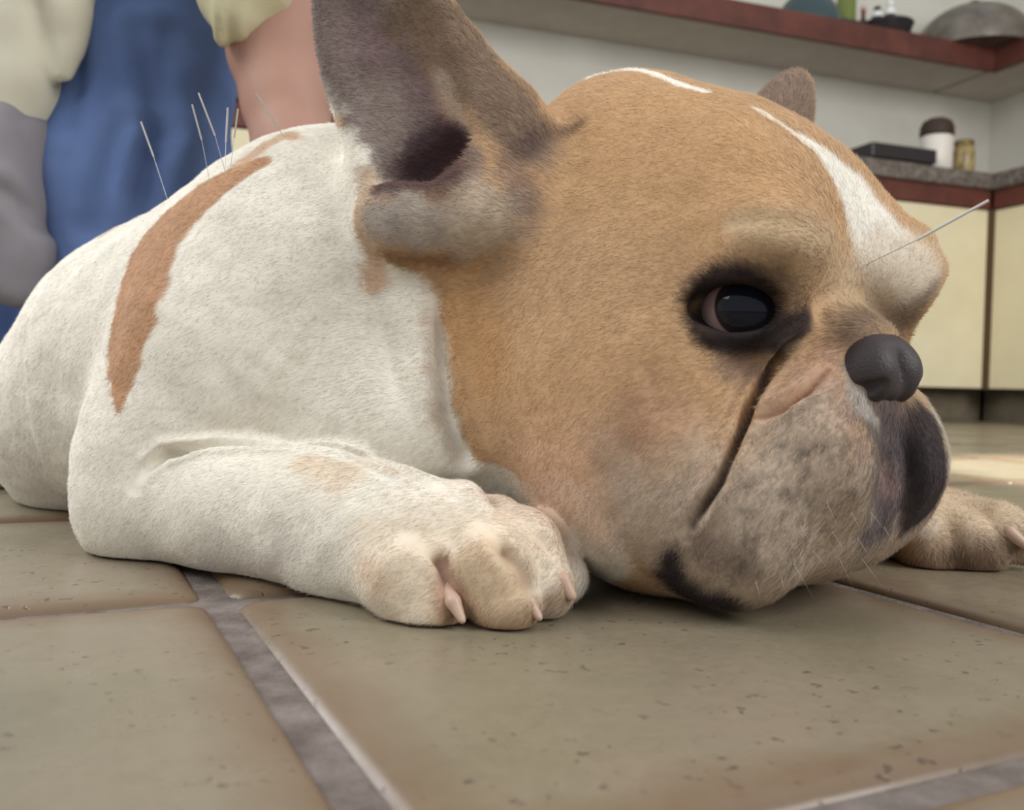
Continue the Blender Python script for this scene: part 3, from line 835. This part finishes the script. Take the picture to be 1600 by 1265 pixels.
dog = empty('bulldog', (-.05, .55, 0))
tag(dog, 'white and tan bulldog lying on the tiled floor with its chin down', 'dog')
coat = mat('coat', (.75, .7, .62), .8, .15)
at_ = coat.node_tree.nodes.new('ShaderNodeVertexColor'); at_.layer_name = 'coat'
coat.node_tree.links.new(at_.outputs[0], bsdf(coat).inputs['Base Color'])
n_ = nz(coat, 900, 3); bump(coat, n_.outputs[0], .12, .001)
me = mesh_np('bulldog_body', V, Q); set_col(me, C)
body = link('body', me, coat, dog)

# ---- eyes
def ball(r, seg=48, ring=32):
    bm = bmesh.new(); bmesh.ops.create_uvsphere(bm, u_segments=seg, v_segments=ring, radius=r)
    for f_ in bm.faces: f_.smooth = True
    m_ = bpy.data.meshes.new('ball'); bm.to_mesh(m_); bm.free(); return m_
em = mat('eyeball', (.1, .1, .1),   .07, .22, **{'Coat Weight': 0.0})
tc = em.node_tree.nodes.new('ShaderNodeTexCoord'); sx = em.node_tree.nodes.new('ShaderNodeSeparateXYZ')
em.node_tree.links.new(tc.outputs['Object'], sx.inputs[0])
mr = em.node_tree.nodes.new('ShaderNodeMapRange'); mr.inputs[1].default_value = 0; mr.inputs[2].default_value = .0185
em.node_tree.links.new(sx.outputs[2], mr.inputs[0])
r_ = ramp(em, mr.outputs[0], [(.50, srgb(158, 134, 130)), (.68, srgb(150, 124, 120)), (.73, srgb(50, 38, 38)), (.80, srgb(38, 32, 36)), (.88, srgb(24, 24, 32)), (1, srgb(22, 24, 34))])
em.node_tree.links.new(r_.outputs[0], bsdf(em).inputs['Base Color'])
for s in (1, -1):
    e_ = link('eye', ball(.0190), em, dog)
    g = HF * .76 + HN * .65 * s + HZ * .10
    e_.rotation_mode = 'QUATERNION'
    e_.rotation_quaternion = Vector(g).to_track_quat('Z', 'Y')
    e_.location = L(EYE[0], EYE[1] * s, EYE[2])
    e_['label'] = 'dark glossy eye'

# ---- nose leather
fn = Field(L(.03, 0, .108) - .04, L(.03, 0, .108) + .04, .0008)
for s in (1, -1):
    fn.ell(L(.029, .0092 * s, .1125), (.0145, .0118, .0148), HM, .002)
    fn.ell(L(.024, .0110 * s, .109), (.012, .0108, .0105), HM, .003)
fn.ell(L(.026, 0, .123), (.013, .0125, .0075), HM, .006)
fn.ell(L(.030, 0, .106), (.010, .007, .008), HM, .003)
for s in (1, -1):
    fn.chain([(L(.041, .0145 * s, .107), .0022), (L(.036, .0175 * s, .104), .0034), (L(.026, .024 * s, .102), .0026)], .002, True)
fn.chain([(L(.0435, 0, .122), .0012), (L(.0445, 0, .112), .0016), (L(.042, 0, .098), .0018)], .003, True)
nV, nQ = fn.mesh(2); del fn
nm = mat('nose_leather', srgb(64, 57, 58), .42, .3)
n_ = nz(nm, 900, 3); bump(nm, n_.outputs[0], .5, .0008)
no = link('nose', mesh_np('nose', nV, nQ), nm, dog); no['label'] = 'dark grey wet nose'

# ---- claws
cm = mat('claw', srgb(196, 166, 146), .4, .4)
def claw(pts):
    P = [at(*p[:3]) for p in pts]; f_ = Field(np.min(P, 0) - .012, np.max(P, 0) + .012, .0008)
    f_.chain([(p, q[3]) for p, q in zip(P, pts)], .001); f_.above(.0004)
    a, b = f_.mesh(1); link('claw', mesh_np('claw', a, b), cm, dog)
claw([(690, 905, .400, .0036), (708, 940, .388, .0034), (722, 968, .384, .0018)])
claw([(806, 910, .402, .0036), (826, 940, .390, .0034), (842, 964, .387, .0018)])
claw([(880, 905, .402, .0034), (893, 930, .400, .0024)])
claw([(1575, 830, .54, .0045), (1600, 850, .535, .0030)])

# ---- short fur: one fine blade per hair, lying along the coat
def fur(n, wid, length, seed):
    r = np.random.default_rng(seed)
    fa = np.linalg.norm(np.cross(V[Q[:, 2]] - V[Q[:, 0]], V[Q[:, 3]] - V[Q[:, 1]]), axis=1)
    fc = V[Q].mean(1); fnn = Nn[Q].mean(1)
    view = CAM - fc; dist = np.linalg.norm(view, axis=1)
    wgt = fa * (.45 / dist) ** 2 * (((fnn * view).sum(1) / dist) > -.35)
    eye_d = np.linalg.norm(fc - (L(*EYE) + (HF * .52 + HN * .85) * .017), axis=1)
    wgt *= eye_d > .0165
    wgt *= np.clip(1 - 1.15 * CR[Q].mean(1), 0, 1)
    i = r.choice(len(Q), n, p=wgt / wgt.sum())
    u, v = r.random(n), r.random(n)
    w4 = np.stack([(1 - u) * (1 - v), u * (1 - v), u * v, (1 - u) * v], 1)
    def itp(A): return (A[Q[i]] * w4[:, :, None]).sum(1)
    P, N_, c = itp(V), itp(Nn), itp(C)
    N_ /= np.linalg.norm(N_, axis=1)[:, None]
    f_ = (P - HO) @ HF
    hd = sstep(-.22, -.16, f_)[:, None]
    nose_p = L(.03, 0, .125)
    away = P - nose_p; away /= np.linalg.norm(away, axis=1)[:, None]
    flow = hd * (away + np.array([0, 0, -.15])) + (1 - hd) * (-BF + np.array([0, 0, -.7]))
    flow = flow + .30 * r.normal(size=(n, 3))
    T = flow - (flow * N_).sum(1)[:, None] * N_
    T /= np.linalg.norm(T, axis=1)[:, None] + 1e-9
    ln_ = (.7 + .3 * hd[:, 0]) * length * (.6 + .8 * r.random(n)) * np.clip(np.linalg.norm(P - CAM, axis=1) / .45, .8, 1.5)
    ln_ *= 1 - .75 * itp(CR[:, None])[:, 0]
    lift = .06 + .16 * r.random(n)
    tip = P + (T * np.cos(lift)[:, None] + N_ * np.sin(lift)[:, None]) * ln_[:, None]
    tip[:, 2] = np.maximum(tip[:, 2], .0006)
    S = np.cross(N_, T); wv = wid * (.7 + .6 * r.random(n)) * np.linalg.norm(P - CAM, axis=1) / .45
    A = P - N_ * .0002 - S * wv[:, None] / 2; B = P - N_ * .0002 + S * wv[:, None] / 2
    VV = np.stack([B, A, tip], 1).reshape(-1, 3); FF = np.arange(3 * n).reshape(-1, 3)
    cj = np.clip(c * (1 + .07 * r.normal(size=n))[:, None], .01, .95)
    m_ = mesh_np('fur', VV, FF)
    set_col(m_, np.repeat(cj, 3, 0))
    nn = N_ + .14 * r.normal(size=(n, 3)); nn /= np.linalg.norm(nn, axis=1)[:, None]
    m_.normals_split_custom_set_from_vertices(np.repeat(nn, 3, 0).tolist())
    return m_
fo = link('fur', fur(380000, .00030, .0042, 3), coat, dog); fo['kind'] = 'stuff'
# ------------------------------------------------------------------ acupuncture needles
nsteel = mat('needle_steel', srgb(205, 205, 205), .3, .5, .5)
nhand = mat('needle_handle', srgb(214, 212, 208), .4, .5, .25)
def tube(name, p, q, r1, r2, m, parent, seg=8):
    p, q = np.asarray(p), np.asarray(q); d = q - p; d = d / np.linalg.norm(d)
    s1 = np.cross(d, [0.3, .2, 1.0]); s1 /= np.linalg.norm(s1); s2 = np.cross(d, s1)
    V_ = [c + r * (math.cos(t) * s1 + math.sin(t) * s2) for c, r in ((p, r1), (q, r2)) for t in np.linspace(0, 2 * math.pi, seg, endpoint=False)]
    F_ = [[i, (i + 1) % seg, seg + (i + 1) % seg, seg + i] for i in range(seg)] + [list(range(seg))[::-1], list(range(seg, 2 * seg))]
    me = bpy.data.meshes.new(name); me.from_pydata([tuple(v) for v in V_], [], F_); me.update()
    return link(name, me, m, parent)
def needle(tip, mid, top, label, rs=.00022, rh=.0006):
    tip, mid, top = map(np.asarray, (tip, mid, top))
    e = empty('acupuncture_needle', tip); tag(e, label, 'needle', 'acupuncture needles in the dog')
    tube('shaft', tip, mid, rs, rs, nsteel, e, 6); tube('handle', mid, top, rh, rh, nhand, e, 8)
tp = cast(1352, 414)
needle(tp - (at(1432, 375, .372) - tp) * .1, at(1432, 375, .385), at(1545, 313, .372), 'steel needle sticking out of the forehead between the eyes', .00020, .00062)
def back_needle(x0, y0, x1, y1, bx, by, label):
    b = cast(bx, by); Y = b[1]
    d = (at(x1, y1, Y) - b); b = b - d / np.linalg.norm(d) * .004
    needle(b, at(x1, y1, Y), at(x0, y0, Y - .005), label, .00018, .00052)
back_needle(220, 190, 240, 245, 262, 306, 'leftmost needle standing in the dog back')
back_needle(300, 163, 315, 218, 327, 280, 'second needle from the left in the dog back')
back_needle(310, 145, 336, 212, 352, 268, 'longest tilted needle in the dog back, third from the left')
back_needle(356, 168, 353, 222, 352, 264, 'upright needle against the pale gap left of the arm')
back_needle(372, 170, 366, 215, 360, 262, 'upright needle nearest the bright edge of the arm')
back_needle(400, 145, 434, 200, 446, 216, 'needle in front of the bare arm')
# whiskers
wm = mat('whisker', srgb(210, 205, 196), .5, .3)
rw = np.random.default_rng(5); WV, WF = [], []
for (x, y) in [(1330, 800), (1300, 830), (1270, 860), (1240, 880), (1340, 840), (1360, 800), (1290, 780), (1220, 900), (1180, 905), (1310, 870), (1250, 820), (1380, 820), (1460, 430), (1345, 870)]:
    p = cast(x, y); i = np.argmin(((V - p) ** 2).sum(1)); n = Nn[i]
    d = n * .8 + HF * .5 + np.array([0, 0, -.55]) + .25 * rw.normal(size=3)
    if y == 430: d = HF * .6 - HN * .9 + np.array([0, 0, .1])
    d /= np.linalg.norm(d); Ln = rw.uniform(.010, .020); q = p + d * Ln + np.array([0, 0, -.003])
    q[2] = max(q[2], .001)
    s = np.cross(d, [0, 1, .3]); s /= np.linalg.norm(s); t = np.cross(d, s); k = len(WV)
    for a in range(3):
        an = a * 2.094; WV.append(p + .00009 * (math.cos(an) * s + math.sin(an) * t))
    WV.append(q)
    WF += [(k, k + 1, k + 3), (k + 1, k + 2, k + 3), (k + 2, k, k + 3)]
wo = link('whiskers', mesh_np('whiskers', WV, WF), wm, dog); wo['kind'] = 'stuff'
